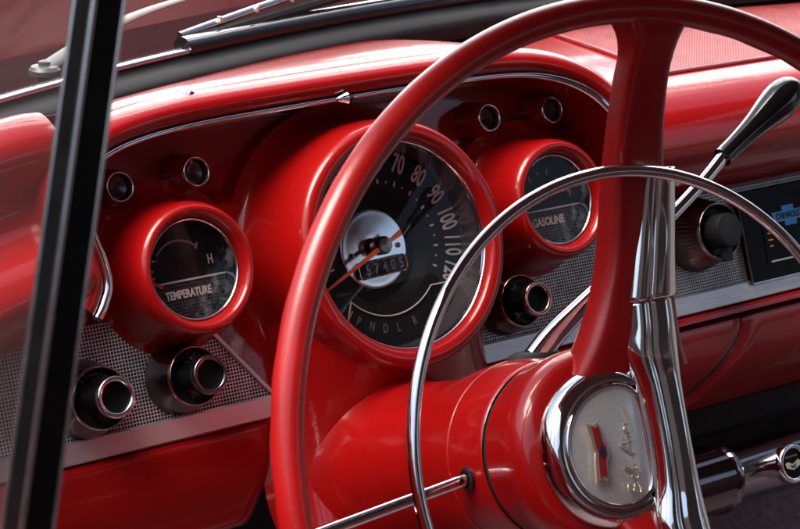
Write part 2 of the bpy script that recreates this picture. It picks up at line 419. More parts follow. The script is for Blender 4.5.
# lower dash panels
def lowpanel(u0, u1, vt, vb, wf, round0, round1, name, lab=None, slope=.0, e0=0, e1=0):
    rows = []; n = 50
    pv = smooth_prof([(vt, -.066, 0), (vt, wf - .008, 0), (vt - .002, wf - .002, 0), (vt - .006, wf, 0), ((vt + vb) / 2, wf - .0045, 0), (vb + .012, wf - .0125, 0), (vb + .004, wf - .0160, 0), (vb + .0005, wf - .022, 0), (vb, wf - .040, 0), (vb, wf - .07, 0)], 4)
    for i in range(n + 1):
        t = i / n; u = u0 + (u1 - u0) * t
        d = 0
        for rr, dist in ((round0, u - u0), (round1, u1 - u)):
            if rr and dist < rr: d = max(d, rr - math.sqrt(max(0, rr * rr - (rr - dist) ** 2)))
        rows.append([(u - .07 * max(0, (-.110 - p.x) / .055) ** 2 * (e0 * (1 - t) + e1 * t), p.x + slope * t, p.y - d * 1.3 * max(0, min(1, (p.y - wf + .045) / .03))) for p in pv])
    bm, V = grid(rows); bm.faces.new(V[0]); bm.faces.new(V[-1])
    part(name, bm, 'red', dash, label=lab)
lowpanel(-.46, -.096, -.1005, -.1690, -.049, 0, .016, 'lower_panel', None, 0, 0, .25)
lowpanel(.055, .95, -.1005, -.1080, -.0475, .01, 0, 'lower_panel')
lowpanel(.055, .3535, -.1088, -.178, -.0500, .01, .0018, 'lower_panel', None, 0, 0, 1)
lowpanel(.3548, .95, -.1088, -.178, -.0500, .0018, 0, 'glove_box_door', None, 0, 1, 0)
# screw in the hood
bm = bmesh.new(); S = T(-.132, .0645, .1095) @ Matrix.Rotation(.32, 4, 'X')
lathe([(0, .0018), (.0018, .0016), (.0030, .0006), (.0032, 0), (.0044, -.0002), (.0046, -.001)], 24, bm, FI @ S)
for a in (.6, .6 + PI / 2): box(-.0016, .0016, -.0003, .0003, .0012, .0021, bm, FI @ S @ RZ(a))
part('screw', bm, 'chrome_old', dash)

# ================================================================== SPEEDOMETER
spd = thing('speedometer', 'large round black speedometer numbered to 120 with an orange needle', 'speedometer', FM @ T(0, 0, -.045))
Z = .045
def loc(z): return Z + z
part('bezel', lathe([(.0702, loc(-.0055)), (.0706, loc(-.003)), (.0716, loc(-.0016)), (.0726, loc(-.0026)), (.0728, loc(-.005))], 128, smooth=3), 'chrome', spd)
part('inner_wall', lathe([(.0704, loc(-.006)), (.0700, loc(-.014)), (.0692, loc(-.0255))], 128), 'wall_metal', spd)
part('dial', lathe([(.0692, loc(-.0258)), (.0420, loc(-.0262)), (.0405, loc(-.0268)), (.0385, loc(-.033)), (.0350, loc(-.0372)), (.0275, loc(-.0385)), (0, loc(-.0385))], 128), 'dial', spd)
bm = bmesh.new()
def onang(r, a, z, s=1): return T(r * math.sin(math.radians(a)), r * math.cos(math.radians(a)), loc(z)) @ RZ(-math.radians(a))
for mph in range(0, 121, 10):
    a = 25 + (mph - 70) * 1.8
    text(str(mph), .0195, onang(.0608, a, -.0256), bm, .54, .00035)
part('dial_numbers', bm, 'cream', spd, smooth=False)
bm = bmesh.new()
for mph in range(0, 121, 5):
    a = 25 + (mph - 70) * 1.8
    if mph % 10 == 0: box(-.0007, .0007, -.0017, .0017, 0, .0003, bm, onang(.0462, a, -.0259))
    else: box(-.0006, .0006, -.0006, .0006, 0, .0003, bm, onang(.0462, a, -.0259))
part('dial_marks', bm, 'cream', spd, smooth=False)
# outlined gear window with P N D L R
bm = bmesh.new()
path = [Vector((.066 * math.sin(math.radians(-140)), .066 * math.cos(math.radians(-140)), loc(-.0255)))] + \
       [Vector((p.x, p.y, loc(-.0255))) for p in arcpts(.0478, 227, 133, 40)] + [Vector((.0585 * math.sin(math.radians(124)), .0585 * math.cos(math.radians(124)), loc(-.0255)))]
tube(path, .00055, 6, bm)
part('gear_window_outline', bm, 'cream', spd)
bm = bmesh.new()
for ch, a in (('P', 214), ('N', 202), ('D', 190.5), ('L', 179), ('R', 164)):
    text(ch, .0092, T(.0568 * math.sin(math.radians(a)), .0568 * math.cos(math.radians(a)), loc(-.0256)) @ RZ(-math.radians(a - 180)), bm, .62, .0001)
part('gear_letters', bm, plain('dim_gear_letter', (.13, .115, .11), .6), spd, smooth=False)
bm = bmesh.new(); box(-.0006, .0006, -.0035, .0055, 0, .0004, bm, onang(.0560, 222, -.0256)); part('gear_pointer', bm, 'orange', spd, smooth=False)
part('hub_disc', lathe([(.0285, loc(-.0385)), (.0284, loc(-.0372)), (.0276, loc(-.0364)), (.024, loc(-.0362)), (.018, loc(-.0359)), (.010, loc(-.0356)), (.005, loc(-.0355)), (0, loc(-.0355))], 96, smooth=4), 'disc', spd)
# odometer window
OD = T(.0025, -.0135, loc(-.0352)) @ RZ(.03)
def rrect(w, h, r, n=6):
    out = []
    for cx, cy, a0 in ((w / 2 - r, h / 2 - r, 0), (-w / 2 + r, h / 2 - r, 90), (-w / 2 + r, -h / 2 + r, 180), (w / 2 - r, -h / 2 + r, 270)):
        for k in range(n + 1):
            a = math.radians(a0 + 90 * k / n); out.append((cx + r * math.cos(a), cy + r * math.sin(a)))
    return out
od = part('odometer', prism(rrect(.042, .0108, .003), -.001, .0022, M4=OD), 'radio_black', spd, smooth=False)
part('window_frame', tube([OD @ Vector((x, y, .0022)) for x, y in rrect(.042, .0108, .003)], .0008, 8, closed=True), 'chrome', od)
bm = bmesh.new()
for i, ch in enumerate('57405'): text(ch, .0105, OD @ T(-.0146 + .0073 * i + .0015, -.0002, .0024), bm, .72, .0002)
part('odometer_digits', bm, 'dim_metal', od, smooth=False)
for x, y in ((-.0205, -.002), (.0205, -.0005)): part('screw', lathe([(0, .0012), (.0012, .001), (.0019, 0)], 16, None, T(x, y, loc(-.0350))), 'chrome_old', spd)
na = -113
bm = bmesh.new()
NM = T(0, .0015, loc(-.0232)) @ RZ(-math.radians(na))
prism([(-.0012, -.004), (-.0022, -.0175), (.0022, -.0175), (.0012, -.004)], -.0004, .0004, bm, NM)
prism([(-.0018, 0), (.0018, 0), (.0008, .062), (-.0008, .062)], -.0004, .0004, bm, NM)
nd = part('needle', bm, 'orange', spd, smooth=False)
part('needle_cap', lathe([(.0066, loc(-.0315)), (.0064, loc(-.0230)), (.0052, loc(-.0210)), (0, loc(-.0206))], 40, M4=T(0, .0015, 0)), 'brown_chrome', nd)
part('lens', lathe([(.0704 * k / 24, loc(-.0052) + .0050 * (1 - (k / 24) ** 2)) for k in range(24, -1, -1)], 96), 'lens', spd)

# ================================================================== SMALL GAUGES
def gauge(name, label, cat, s, word):
    t = thing(name, label, cat, FM @ T(s * GX, GV, -.03))
    z = .03
    part('bezel', lathe([(.0318, z - .0205), (.0320, z - .0182), (.0330, z - .0172), (.0338, z - .0182), (.0340, z - .0205)], 96, smooth=3), 'chrome', t)
    part('inner_wall', lathe([(.0320, z - .0205), (.0316, z - .0305)], 96), 'chrome_old', t)
    part('dial', lathe([(.0318, z - .0305), (0, z - .0305)], 96), 'dial', t)
    # ribbed lower half
    pts = [(math.sin(a) * .0312, -math.cos(a) * .0312) for a in [math.radians(-78 + 156 * k / 40) for k in range(41)]]
    part('ribbed_field', prism(pts, z - .0304, z - .0299), 'dial_tex', t, smooth=False)
    part('divider_line', box(-.0306, .0306, -.0066, -.0054, z - .0303, z - .0294), 'cream', t, smooth=False)
    part('dial_word', text(word, .0076 if len(word) > 9 else .0084, T(-.0005 if s < 0 else -.002, -.0150, z - .0296), None, .70 if len(word) > 9 else .78, .00022), 'cream', t, smooth=False)
    if s < 0:
        for ch, x, y in (('C', -.0255, .0005), ('H', .0205, .0045)): part('dial_letter', text(ch, .0088, T(x, y, z - .0300), None, .7, .0002), 'cream', t, smooth=False)
        bm = bmesh.new(); tube([p + Vector((-.003, 0, z - .0302)) for p in arcpts(.0205, -52, 42, 24)], .0007, 6, bm); box(-.0007, .0007, -.0022, .0022, 0, .0005, bm, T(.0118, .0150, z - .0304) @ RZ(-.5))
        part('dial_scale', bm, 'tan', t)
        bm = bmesh.new(); prism([(-.0012, -.002), (.0012, -.002), (.0005, .0085), (-.0005, .0085)], 0, .0006, bm, T(-.0215, -.0072, z - .0287) @ RZ(math.radians(55)))
        part('needle', bm, 'orange', t, smooth=False)
    else:
        bm = bmesh.new()
        for r, a, L in ((.0215, -64, .0022), (.0235, -32, .0024), (.0235, -10, .0009), (.0235, 12, .0024), (.0205, 38, .0024), (.0265, 58, .0022), (.0235, 72, .0022)):
            box(-.0008, .0008, -L, L, 0, .0004, bm, T(r * math.sin(math.radians(a)), r * math.cos(math.radians(a)) - .002, z - .0303) @ RZ(-math.radians(a) * .6))
        part('dial_marks', bm, 'tan', t, smooth=False)
        for ch, x, y in (('E', -.0258, .0012), ('F', .0240, .0030)): part('dial_letter', text(ch, .008, T(x, y, z - .0300), None, .7, .0002), 'cream', t, smooth=False)
    part('lens', lathe([(.0322, z - .0190), (.016, z - .0184), (0, z - .0182)], 64), 'lens_glare', t)
    return t
gauge('temperature_gauge', 'round black gauge reading TEMPERATURE with an orange needle tip near C', 'gauge', -1, 'TEMPERATURE')
gauge('fuel_gauge', 'round black gauge reading GASOLINE behind the chrome horn ring', 'gauge', 1, 'GASOLINE')

# ================================================================== INDICATOR LAMPS
def lamp():
    t = thing('indicator_lamp', '', 'indicator lamp', Matrix())
    part('housing', lathe([(.0165, -.001), (.0150, .0006), (.0142, .003), (.0134, .010), (.0122, .018), (.0106, .0235), (.0098, .0248)], 64, smooth=4), 'red_deep', t)
    part('ring', lathe([(.0086, .0225), (.0088, .0252), (.0096, .0260), (.0103, .0252), (.0104, .0235)], 64, smooth=3), 'chrome', t)
    part('lamp_lens', lathe([(.0087, .0236), (.0080, .0190), (.004, .0165), (0, .016)], 48), 'amber', t)
    return t
def copy_tree(o):
    c = o.copy(); COL.objects.link(c)
    for ch in o.children:
        k = ch.copy(); COL.objects.link(k); k.parent = c; k.matrix_parent_inverse = ch.matrix_parent_inverse
        for g2 in ch.children:
            q = g2.copy(); COL.objects.link(q); q.parent = k; q.matrix_parent_inverse = g2.matrix_parent_inverse
    return c
L0 = lamp()
for i, (u, v, lab) in enumerate([(-.1860, .0718, 'red lamp housing with dark lens beside the black window post'), (-.1268, .0737, 'red lamp housing with dark lens up and left of temperature gauge'),
                                 (.1292, .0783, 'red lamp housing with dark lens between steering wheel rim and gasoline gauge'), (.1905, .0768, 'red lamp housing with dark lens above gasoline gauge, nearest the arch bend')]):
    o = L0 if i == 0 else copy_tree(L0)
    o.matrix_world = FM @ T(u, v, -.0688); o['label'] = lab; o['group'] = 'small lamps above the gauges'

# ================================================================== CONTROL KNOBS
def knob():
    t = thing('control_knob', '', 'knob', Matrix())
    part('base', lathe([(.0262, -.001), (.0258, .003), (.0240, .010), (.0220, .017), (.0206, .0225)], 120, ripple=lambda r, z, a: .00022 * math.sin(60 * a) if .002 < z < .02 else 0), 'brown_chrome', t)
    part('bezel_ring', lathe([(.0190, .0225), (.0196, .0245), (.0204, .0245), (.0208, .0222)], 80, smooth=3), 'chrome', t)
    d = part('dish', lathe([(.0193, .0232), (.0170, .0195), (.0125, .0170), (0, .0165)], 64), 'black_gloss', t)
    part('stem', lathe([(.0108, .0168), (.0106, .030), (.0112, .034), (.0128, .0365), (.0134, .040), (.0134, .0435)], 72), 'black_gloss', t)
    part('cap_ring', lathe([(.0098, .0426), (.0101, .0447), (.0119, .0457), (.0134, .0450), (.0137, .0428)], 72, smooth=3), 'chrome', t)
    part('cap_face', lathe([(.0100, .0436), (.0092, .0405), (.005, .0392), (0, .0394)], 48), 'radio_black', t)
    return t
def dish_word(t, word, lab=None):
    bm = bmesh.new(); n = len(word)
    for i, ch in enumerate(word):
        a = (-34 + 68 * i / (n - 1)) if n > 1 else 0
        text(ch, .0044, T(.0160 * math.sin(math.radians(a)), .0160 * math.cos(math.radians(a)), .0194) @ RZ(-math.radians(a)) @ Matrix.Rotation(-.5, 4, 'X'), bm, .7)
    part('dish_word', bm, M['dim'], t, smooth=False)
M['dim'] = plain('dim_grey_lettering', (.10, .09, .09), .6)
K0 = knob()
for i, (u, v, word, lab, s) in enumerate([(-.2345, -.0595, 'LIGHTS', 'black control knob with brightest chrome ring, nearest the black window post', 1), (-.1630, -.0590, 'WIPER', 'black control knob with dim brown ring, directly below the temperature gauge', .96),
                                          (.1195, -.0580, 'LIGHTER', 'black control knob with pinkish copper ring, right of the speedometer', .94)]):
    o = K0 if i == 0 else copy_tree(K0)
    o.matrix_world = FM @ T(u, v, MW) @ Matrix.Scale(s, 4); o['label'] = lab; o['group'] = 'pull knobs on the mesh strips'
for o, wd in zip([K0] + [x for x in bpy.data.objects if x.name.startswith('control_knob.')], ('LIGHTS', 'WIPER', 'LIGHTER')):
    dish_word(o, wd)
    if o is not K0:
        for ch in o.children:
            if ch.name.startswith(('cap_ring', 'bezel_ring')):
                ch.material_slots[0].link = 'OBJECT'; ch.material_slots[0].material = M['brown_chrome'] if wd == 'WIPER' and ch.name.startswith('cap') else M['copper']
t = thing('tuning_knob', 'large flat faced black knob on ribbed brown base left of the radio', 'knob', FM @ T(.3215, -.0385, MW))
part('base', lathe([(.0300, -.001), (.0296, .004), (.0270, .013), (.0245, .022), (.0222, .0290)], 144, ripple=lambda r, z, a: .0004 * math.sin(48 * a) if .003 < z < .028 else 0), 'brown_chrome', t)
part('bezel_ring', lathe([(.0205, .0290), (.0214, .0312), (.0222, .0310), (.0226, .0286)], 80, smooth=3), 'chrome_old', t)
part('dish', lathe([(.0209, .0300), (.0180, .0235), (.012, .021), (0, .021)], 64), 'black', t)
part('grip', lathe([(.0135, .021), (.0135, .0395), (.0128, .0420), (.0105, .0428), (0, .0424)], 64, ripple=lambda r, z, a: .0003 * math.sin(30 * a) if r > .0134 else 0), 'black', t)
part('pointer_tab', box(-.0032, .0028, -.0245, -.012, .030, .0385), 'black', t, bevel=.001, smooth=False)

# ================================================================== RADIO
RX0 = .3715
rad = thing('radio', 'black car radio with a lit blue bow tie display', 'radio', FM @ T(.49, -.049, MW))
def rl(u, v): return (u - .49, v + .049)
x0, y0 = rl(RX0, -.0870); x1, y1 = rl(.592, -.0125)
part('face_plate', prism([(x0 + .001, y0), (x1, y0), (x1, y1), (x0 - .0005, y1)], -.004, .0065), 'radio_black', rad, smooth=False, bevel=.0012)
bm = bmesh.new()
tube([(x0 + .0005, y0 - .0006, .006), (x1, y0 - .0006, .006)], .0011, 8, bm); tube([(x0 - .001, y1, .006), (x0 + .0005, y0, .006)], .0008, 8, bm)
part('frame_edge', bm, 'chrome_old', rad)
wx0, wy0 = rl(.3920, -.0765); wx1, wy1 = rl(.570, -.0225)
part('display_window', prism([(wx0, wy0), (wx1, wy0), (wx1, wy1), (wx0, wy1)], .0064, .0072), 'radio_black', rad, smooth=False)
bw, bh = .038, .0165
cx, cy = rl(.4245, -.0385)
bt = [(-.5, -.25), (-.18, -.25), (-.18, -.5), (.18, -.5), (.18, -.25), (.5, -.25), (.5, .25), (.18, .25), (.18, .5), (-.18, .5), (-.18, .25), (-.5, .25)]
bt = [(x + (.05 if y < 0 else -.02) * (1 if abs(x) > .3 else .5), y) for x, y in bt]
d = part('display_emblem', prism([(cx + x * bw, cy + y * bh * 1.0) for x, y in bt], .0072, .0076), 'glow_blue', rad, smooth=False, label='lit blue bow tie emblem')
part('emblem_word', text('CHEVROLET', .0068, T(cx, cy, .0078), None, .82, .0002), 'black', d, smooth=False)
bm = bmesh.new()
for k, (u, v, w_) in enumerate([(.3985, -.0500, .004), (.3990, -.0555, .005), (.3990, -.0605, .004), (.4080, -.0465, .003)]):
    x, y = rl(u, v); box(x - w_ / 2, x + w_ / 2, y - .0005, y + .0005, .0070, .0075, bm)
part('lit_marks', bm, 'glow_orange', rad, smooth=False)
x, y = rl(.3955, -.0730)
part('gold_line', box(x, x + .15, y - .0006, y + .0006, .0070, .0077), 'gold', rad, smooth=False)

# ================================================================== STEERING COLUMN
colm = thing('steering_column', 'glossy red steering column cover with dark ring seams behind the wheel', 'steering column', WM @ T(0, 0, -.16))
def cz(h): return h + .16
part('shroud', lathe([(.0588, cz(-.1690)), (.0600, cz(-.1700)), (.0600, cz(-.174)), (.0580, cz(-.195)), (.0548, cz(-.222)), (.0530, cz(-.243)), (.0535, cz(-.262)), (.0540, cz(-.282)), (.0552, cz(-.300)), (.0585, cz(-.318)), (.066, cz(-.332)), (.080, cz(-.345)), (.100, cz(-.356))], 128, smooth=5), 'red', colm)
part('collar', lathe([(.0560, cz(-.1330)), (.0568, cz(-.1338)), (.0572, cz(-.136)), (.0588, cz(-.150)), (.0600, cz(-.166)), (.0598, cz(-.1676)), (.0585, cz(-.1682))], 128), 'red', colm)
part('seam_core', lathe([(.0545, cz(-.128)), (.0565, cz(-.16)), (.0585, cz(-.172))], 96), 'void', colm)
lathe_m = Matrix.Rotation(-PI / 2, 4, 'Y')
part('lever_slot', lathe([(.0072, 0), (.0072, .0016), (.0055, .0022), (.0050, .0)], 32, M4=T(-.0582, -.0062, cz(-.1500)) @ lathe_m), 'black', colm)

# turn signal stalk
ts = thing('turn_signal_lever', 'thin straight chrome stalk sticking out left from the red steering column', 'lever', WM @ T(-.056, -.006, -.150))
part('stalk', tube([(0.004, .0005, 0), (-.10, -.0135, .0), (-.19, -.0260, .002)], .0039, 20), 'chrome', ts)
part('tip', lathe([(0, .030), (.005, .029), (.0072, .024), (.0066, .010), (.0045, 0)], 32, M4=T(-.19, -.026, .002) @ lathe_m), 'black_gloss', ts)

# gear shift
GB = Vector((.0135, .0570, -.168))
gs = thing('gear_lever', 'chrome column shift lever with a glossy black teardrop handle', 'gear lever', WM @ T(*GB))
gp = [Vector(Wv) - GB for Wv in ((.0125, .0585, -.165), (.028, .0715, -.162), (.055, .0900, -.156), (.10, .1190, -.150), (.152, .1519, -.150), (.178, .1712, -.150))]
part('rod', tube(smooth_prof(gp, 8), lambda t: .0082 - .0040 * sstep(t, .1, .7), 20), 'chrome', gs)
part('boot', lathe([(.0185, -.006), (.0180, .001), (.0155, .0048), (.0105, .0066), (0, .0068)], 48, M4=Matrix.Rotation(-PI / 2 + .1, 4, 'X') @ Matrix.Diagonal((1.1, .8, 1, 1))), 'rubber', gs)
d = (gp[5] - gp[4]).normalized(); e = Vector((.247, .2111, -.150)) - GB; st = Vector((.1740, .1680, -.150)) - GB
hl = (e - st).length; hd = (e - st).normalized()
q = hd.to_track_quat('Z', 'Y').to_matrix().to_4x4()
part('handle', lathe([(0, 0), (.0062, 0), (.0066, .002), (.0069, hl * .2), (.0085, hl * .42), (.0118, hl * .66), (.0128, hl * .78), (.0112, hl * .90), (.0068, hl * .98), (0, hl)], 28, M4=T(*st) @ q, smooth=4), 'black_gloss', gs, auto=30)

# ================================================================== STEERING WHEEL
sw = thing('steering_wheel', 'large thin rimmed red steering wheel with chrome horn ring, turned sideways', 'steering wheel', WM)
R0, HR, HZ = .2468, .1576, -.0307
rim = []
for k in range(256):
    a = 2 * PI * k / 256; rim.append((R0 * math.cos(a), R0 * math.sin(a), 0))
bm = bmesh.new(); rows = []
for k in range(256):
    a = 2 * PI * k / 256; row = []
    for j in range(28):
        b2 = 2 * PI * j / 28
        rr = .0088
        # thicker where the spokes grow out of the rim
        sp = math.exp(-((math.sin(a / 1) * 0 + (math.atan2(math.sin(a - PI / 2 + .12), math.cos(a - PI / 2 + .12))) / .16) ** 2)) + math.exp(-((math.atan2(math.sin(a + PI / 2 - .12), math.cos(a + PI / 2 - .12))) / .16) ** 2)
        # finger notches on the underside
        fn = .0004 * math.cos(a * 44) * sstep(-math.sin(b2), 0, .7)
        r = R0 + (rr + fn) * math.cos(b2)
        row.append((r * math.cos(a), r * math.sin(a), (rr * .95 + fn) * math.sin(b2)))
    rows.append(row)
rows.append(rows[0])
bm, _ = grid(rows, None, True); bmesh.ops.remove_doubles(bm, verts=bm.verts, dist=1e-6)
part('rim', bm, 'red_wheel', sw)
# spokes: rectangular section with soft edges, dropping from rim to hub
XS = .0325
def spoke(sgn):
    ts_ = [(.2475, -.001, .0290, .0125), (.2420, -.0015, .0245, .0125), (.2340, -.0045, .0185, .0135), (.2240, -.0120, .0150, .0130), (.2100, -.0230, .0146, .0125), (.185, -.0370, .0156, .0120), (.155, -.0495, .0178, .012), (.12, -.0585, .0215, .013), (.085, -.0660, .0262, .014), (.060, -.0720, .0330, .016), (.040, -.080, .042, .018)]
    pr = smooth_prof([(a, b2, 0) for a, b2, c, d2 in ts_], 5); wd = smooth_prof([(c, d2, 0) for a, b2, c, d2 in ts_], 5)
    rows = []
    for p, w_ in zip(pr, wd):
        row = []
        for k in range(28):
            a = 2 * PI * k / 28; ca, sa = math.cos(a), math.sin(a)
            ex = .38
            x = math.copysign(abs(ca) ** ex, ca) * w_.x; z = math.copysign(abs(sa) ** ex, sa) * w_.y
            xc = XS - (.010 * sstep(.12 - p.x, 0, .08))
            row.append((xc + x * (1 if sgn > 0 else .8), sgn * p.x, p.y - w_.y * .4 + z))
        rows.append(row)
    bm, V = grid(rows, None, True); part('spoke', bm, 'red_wheel', sw)
spoke(1); spoke(-1)
# hub
part('hub', lathe([(.0540, -.1275), (.0562, -.1278), (.0570, -.1262), (.0585, -.116), (.0606, -.100), (.0600, -.090), (.0560, -.0835), (.0490, -.0800), (.0455, -.0795), (.03, -.0795), (0, -.0795)], 128, smooth=5), 'red', sw)
# chrome horn bezel with D shaped opening
part('horn_bezel', lathe([(.0480, -.0830), (.0484, -.0780), (.0468, -.0720), (.0430, -.0682), (.0392, -.0672), (.0370, -.0690), (.0362, -.0740)], 128, smooth=5), 'chrome', sw)
def dshape(r, xf, n=60):
    a0 = math.acos(min(1, xf / r)); pts = []
    for k in range(n + 1):
        a = a0 + (2 * PI - 2 * a0) * k / n; pts.append(Vector((r * math.cos(a), r * math.sin(a), 0)))
    # round the two corners
    out = []
    m_ = len(pts)
    for k in range(m_): out.append(pts[k])
    return out
DS = dshape(.0362, .020)
def rounded(pts, it=3):
    P = [p.copy() for p in pts]
    # densify the chord then smooth
    a, b2 = P[-1], P[0]
    P += [a.lerp(b2, k / 16) for k in range(1, 16)]
    for _ in range(it * 4): P = [(P[i - 1] + P[i] * 2 + P[(i + 1) % len(P)]) / 4 for i in range(len(P))]
    return P
DR = rounded(DS)
cc = Vector((-.004, 0, 0))
rows = [[Vector(((p.x - cc.x) * s + cc.x, p.y * s, -.0690 + .0032 * (1 - s * s))) for p in DR] for s in (1, .9, .75, .5, .25, .02)]
bm, V = grid(rows, None, True); bm.faces.new(V[-1])
hc = part('horn_cap', bm, 'silver', sw)
part('cap_edge', tube([p + Vector((0, 0, -.0687)) for p in DR], .0017, 10, closed=True), 'chrome', hc)
# chrome bar across the hub: upper and lower spoke covers and the chordal flank
def bar(path, name, lab=None):
    rows = []
    for y, h, xc, wx_, th in path:
        row = []
        for k in range(25):
            s = -1 + 2 * k / 24
            x = xc + wx_ * s
            crown = th * (1 - abs(s) ** 3.2) ** .8 - .0022 * math.exp(-((s + .25) / .16) ** 2) + .0012 * math.exp(-((s - .35) / .2) ** 2)
            row.append((x, y, h + crown))
        rows.append(row)
    bm, V = grid(rows)
    # skirt
    for side in (0, -1):
        pass
    o = part(name, bm, 'chrome', sw, label=lab); md = o.modifiers.new('solid', 'SOLIDIFY'); md.thickness = .0025; md.offset = -1
    return o
def dens(path, sub=6):
    a = smooth_prof([(p[0], p[1], p[2]) for p in path], sub); b2 = smooth_prof([(p[3], p[4], 0) for p in path], sub)
    return [(p.x, p.y, p.z, q.x, q.y) for p, q in zip(a, b2)]
for sgn in (1, -1):
    bar(dens([(sgn * .1575, -.0468, .0455, .0108, .0040), (sgn * .13, -.0540, .0425, .0130, .0052), (sgn * .105, -.0585, .0385, .0148, .0062), (sgn * .082, -.0625, .0350, .0168, .0068)]), 'spoke_cover')
bar(dens([(.0812, -.0640, .0345, .0172, .0100), (.066, -.0655, .0338, .0182, .0108), (.050, -.0675, .0325, .0195, .0116), (.030, -.0690, .0342, .0168, .0120), (0, -.0692, .0348, .0158, .0122), (-.030, -.0690, .0342, .0168, .0120), (-.050, -.0675, .0325, .0195, .0116), (-.066, -.0655, .0338, .0182, .0108), (-.0812, -.0640, .0345, .0172, .0100)]), 'hub_bar')
# horn ring
part('horn_ring', tube([(HR * math.cos(2 * PI * k / 200), HR * math.sin(2 * PI * k / 200), HZ) for k in range(200)], .0037, 18, closed=True), 'chrome', sw)
# emblem: red flag halves joined by a blue bow tie, gold edged
EM = T(-.0178, -.001, -.0645) @ RZ(PI / 2)
flag = [(-.0170, .0044), (-.0040, .0030), (.0000, .0022), (.0040, .0030), (.0170, .0044), (.0150, .0012), (.0168, -.0020), (.0060, -.0034), (.0028, -.0054), (-.0028, -.0054), (-.0060, -.0034), (-.0168, -.0020), (-.0150, .0012)]
em = part('crest', prism([(x * 1.06, y * 1.32 + .0003) for x, y in flag], 0, .0020, M4=EM), 'gold', hc, smooth=False, bevel=.0004, label='gold edged red and blue flag crest')

o1 = part('red_enamel', prism([(x * .92, y * .76 - .0003) for x, y in flag], .0020, .0025, M4=EM), 'emblem_red', hc, smooth=False)
o1.name = 'crest_enamel'
part('blue_bow_tie', prism([(x * .0070, y * .0040 - .0012) for x, y in [(-.5, -.25), (-.2, -.25), (-.2, -.5), (.2, -.5), (.2, -.25), (.5, -.25), (.5, .25), (.2, .25), (.2, .5), (-.2, .5), (-.2, .25), (-.5, .25)]], .0025, .0030, M4=EM), 'emblem_blue', hc, smooth=False)
# script lettering, hand drawn strokes, reading up the cap
SC = T(.0040, -.0015, -.0658) @ RZ(PI / 2)
strokes = [
    [(-.0250, -.0040), (-.0236, .0010), (-.0222, .0062)],                                                               # B stem
    [(-.0262, .0048), (-.0235, .0068), (-.0200, .0066), (-.0192, .0044), (-.0214, .0022), (-.0232, .0016), (-.0204, .0010), (-.0194, -.0014), (-.0212, -.0036), (-.0246, -.0040)],
    [(-.0180, -.0022), (-.0160, -.0010), (-.0150, .0008), (-.0160, .0016), (-.0172, .0002), (-.0170, -.0026), (-.0154, -.0036), (-.0134, -.0020)],   # e
    [(-.0134, -.0020), (-.0112, .0030), (-.0104, .0062), (-.0112, .0066), (-.0120, .0030), (-.0120, -.0022), (-.0108, -.0036), (-.0092, -.0022)],    # l
    [(-.0048, -.0044), (-.0020, .0016), (.0006, .0066), (.0018, .0066), (.0020, .0010), (.0024, -.0040)],                # A
    [(-.0036, -.0006), (.0000, .0004), (.0034, .0004)],
    [(.0034, .0004), (.0046, .0012), (.0050, -.0022), (.0058, -.0036), (.0074, -.0020)],                                  # i
    [(.0055, .0034), (.0058, .0038)],
    [(.0074, -.0020), (.0086, .0012), (.0096, .0018), (.0108, .0010), (.0122, .0014), (.0118, -.0010), (.0122, -.0034), (.0140, -.0032), (.0215, -.0010)],   # r with tail
    [(-.0140, -.0062), (-.0040, -.0058), (.0080, -.0050), (.0200, -.0034)]]                                                # underline flourish
bm = bmesh.new()
for s in strokes:
    P = smooth_prof([(x, y * 1.0, .0012) for x, y in s], 6) if len(s) > 2 else [Vector((x, y, .0012)) for x, y in s]
    tube([SC @ Vector((p.x * 1.12, p.y * .8, p.z)) for p in P], .00055, 7, bm)
part('script_lettering', bm, 'gold', hc, label='gold cursive script reading Bel Air')

# ================================================================== WINDSCREEN
wsc = thing('windshield', 'curved windshield with black rubber gasket and chrome trim above the dashboard', 'windshield', T(.2, .2, .09))
WI = wsc.matrix_world.inverted()
XX = [-.46 + 1.5 * k / 60 for k in range(61)]
def sweep_x(name, m_, sec, ylift=0, x0=-9, x1=9):
    rows = [[WI @ Vector((x, gask(x) + p[0], .093 + p[1])) for p in sec] for x in XX if x0 <= x <= x1]
    bm, V = grid(rows, None, True); bm.faces.new(V[0]); bm.faces.new(V[-1]); return part(name, bm, m_, wsc, auto=50)
sec = [(p.x, p.y) for p in smooth_prof([(0, .000, 0), (.002, .0045, 0), (.009, .0085, 0), (.017, .0105, 0), (.021, .0145, 0), (.027, .0145, 0), (.030, .006, 0), (.030, -.01, 0), (.0, -.01, 0)], 3)]
sweep_x('gasket', 'rubber', sec)
sweep_x('inner_trim', 'chrome', [(.0225 + .0036 * math.cos(2 * PI * k / 10), .0158 + .0026 * math.sin(2 * PI * k / 10)) for k in range(10)], x1=-.055)
sweep_x('outer_seal', 'black_gloss', [(.030 + .012 * math.cos(2 * PI * k / 16), .0165 + .0085 * math.sin(2 * PI * k / 16)) for k in range(16)], x0=-.06)
rows = []
for x in XX:
    rows.append([WI @ Vector((x * (1 - .06 * t) + .02 * t, gask(x) + .026 - .26 * t + .05 * t * t, .108 + .36 * t)) for t in [k / 14 for k in range(15)]])
bm, _ = grid(rows); part('glass', bm, 'windshield', wsc)

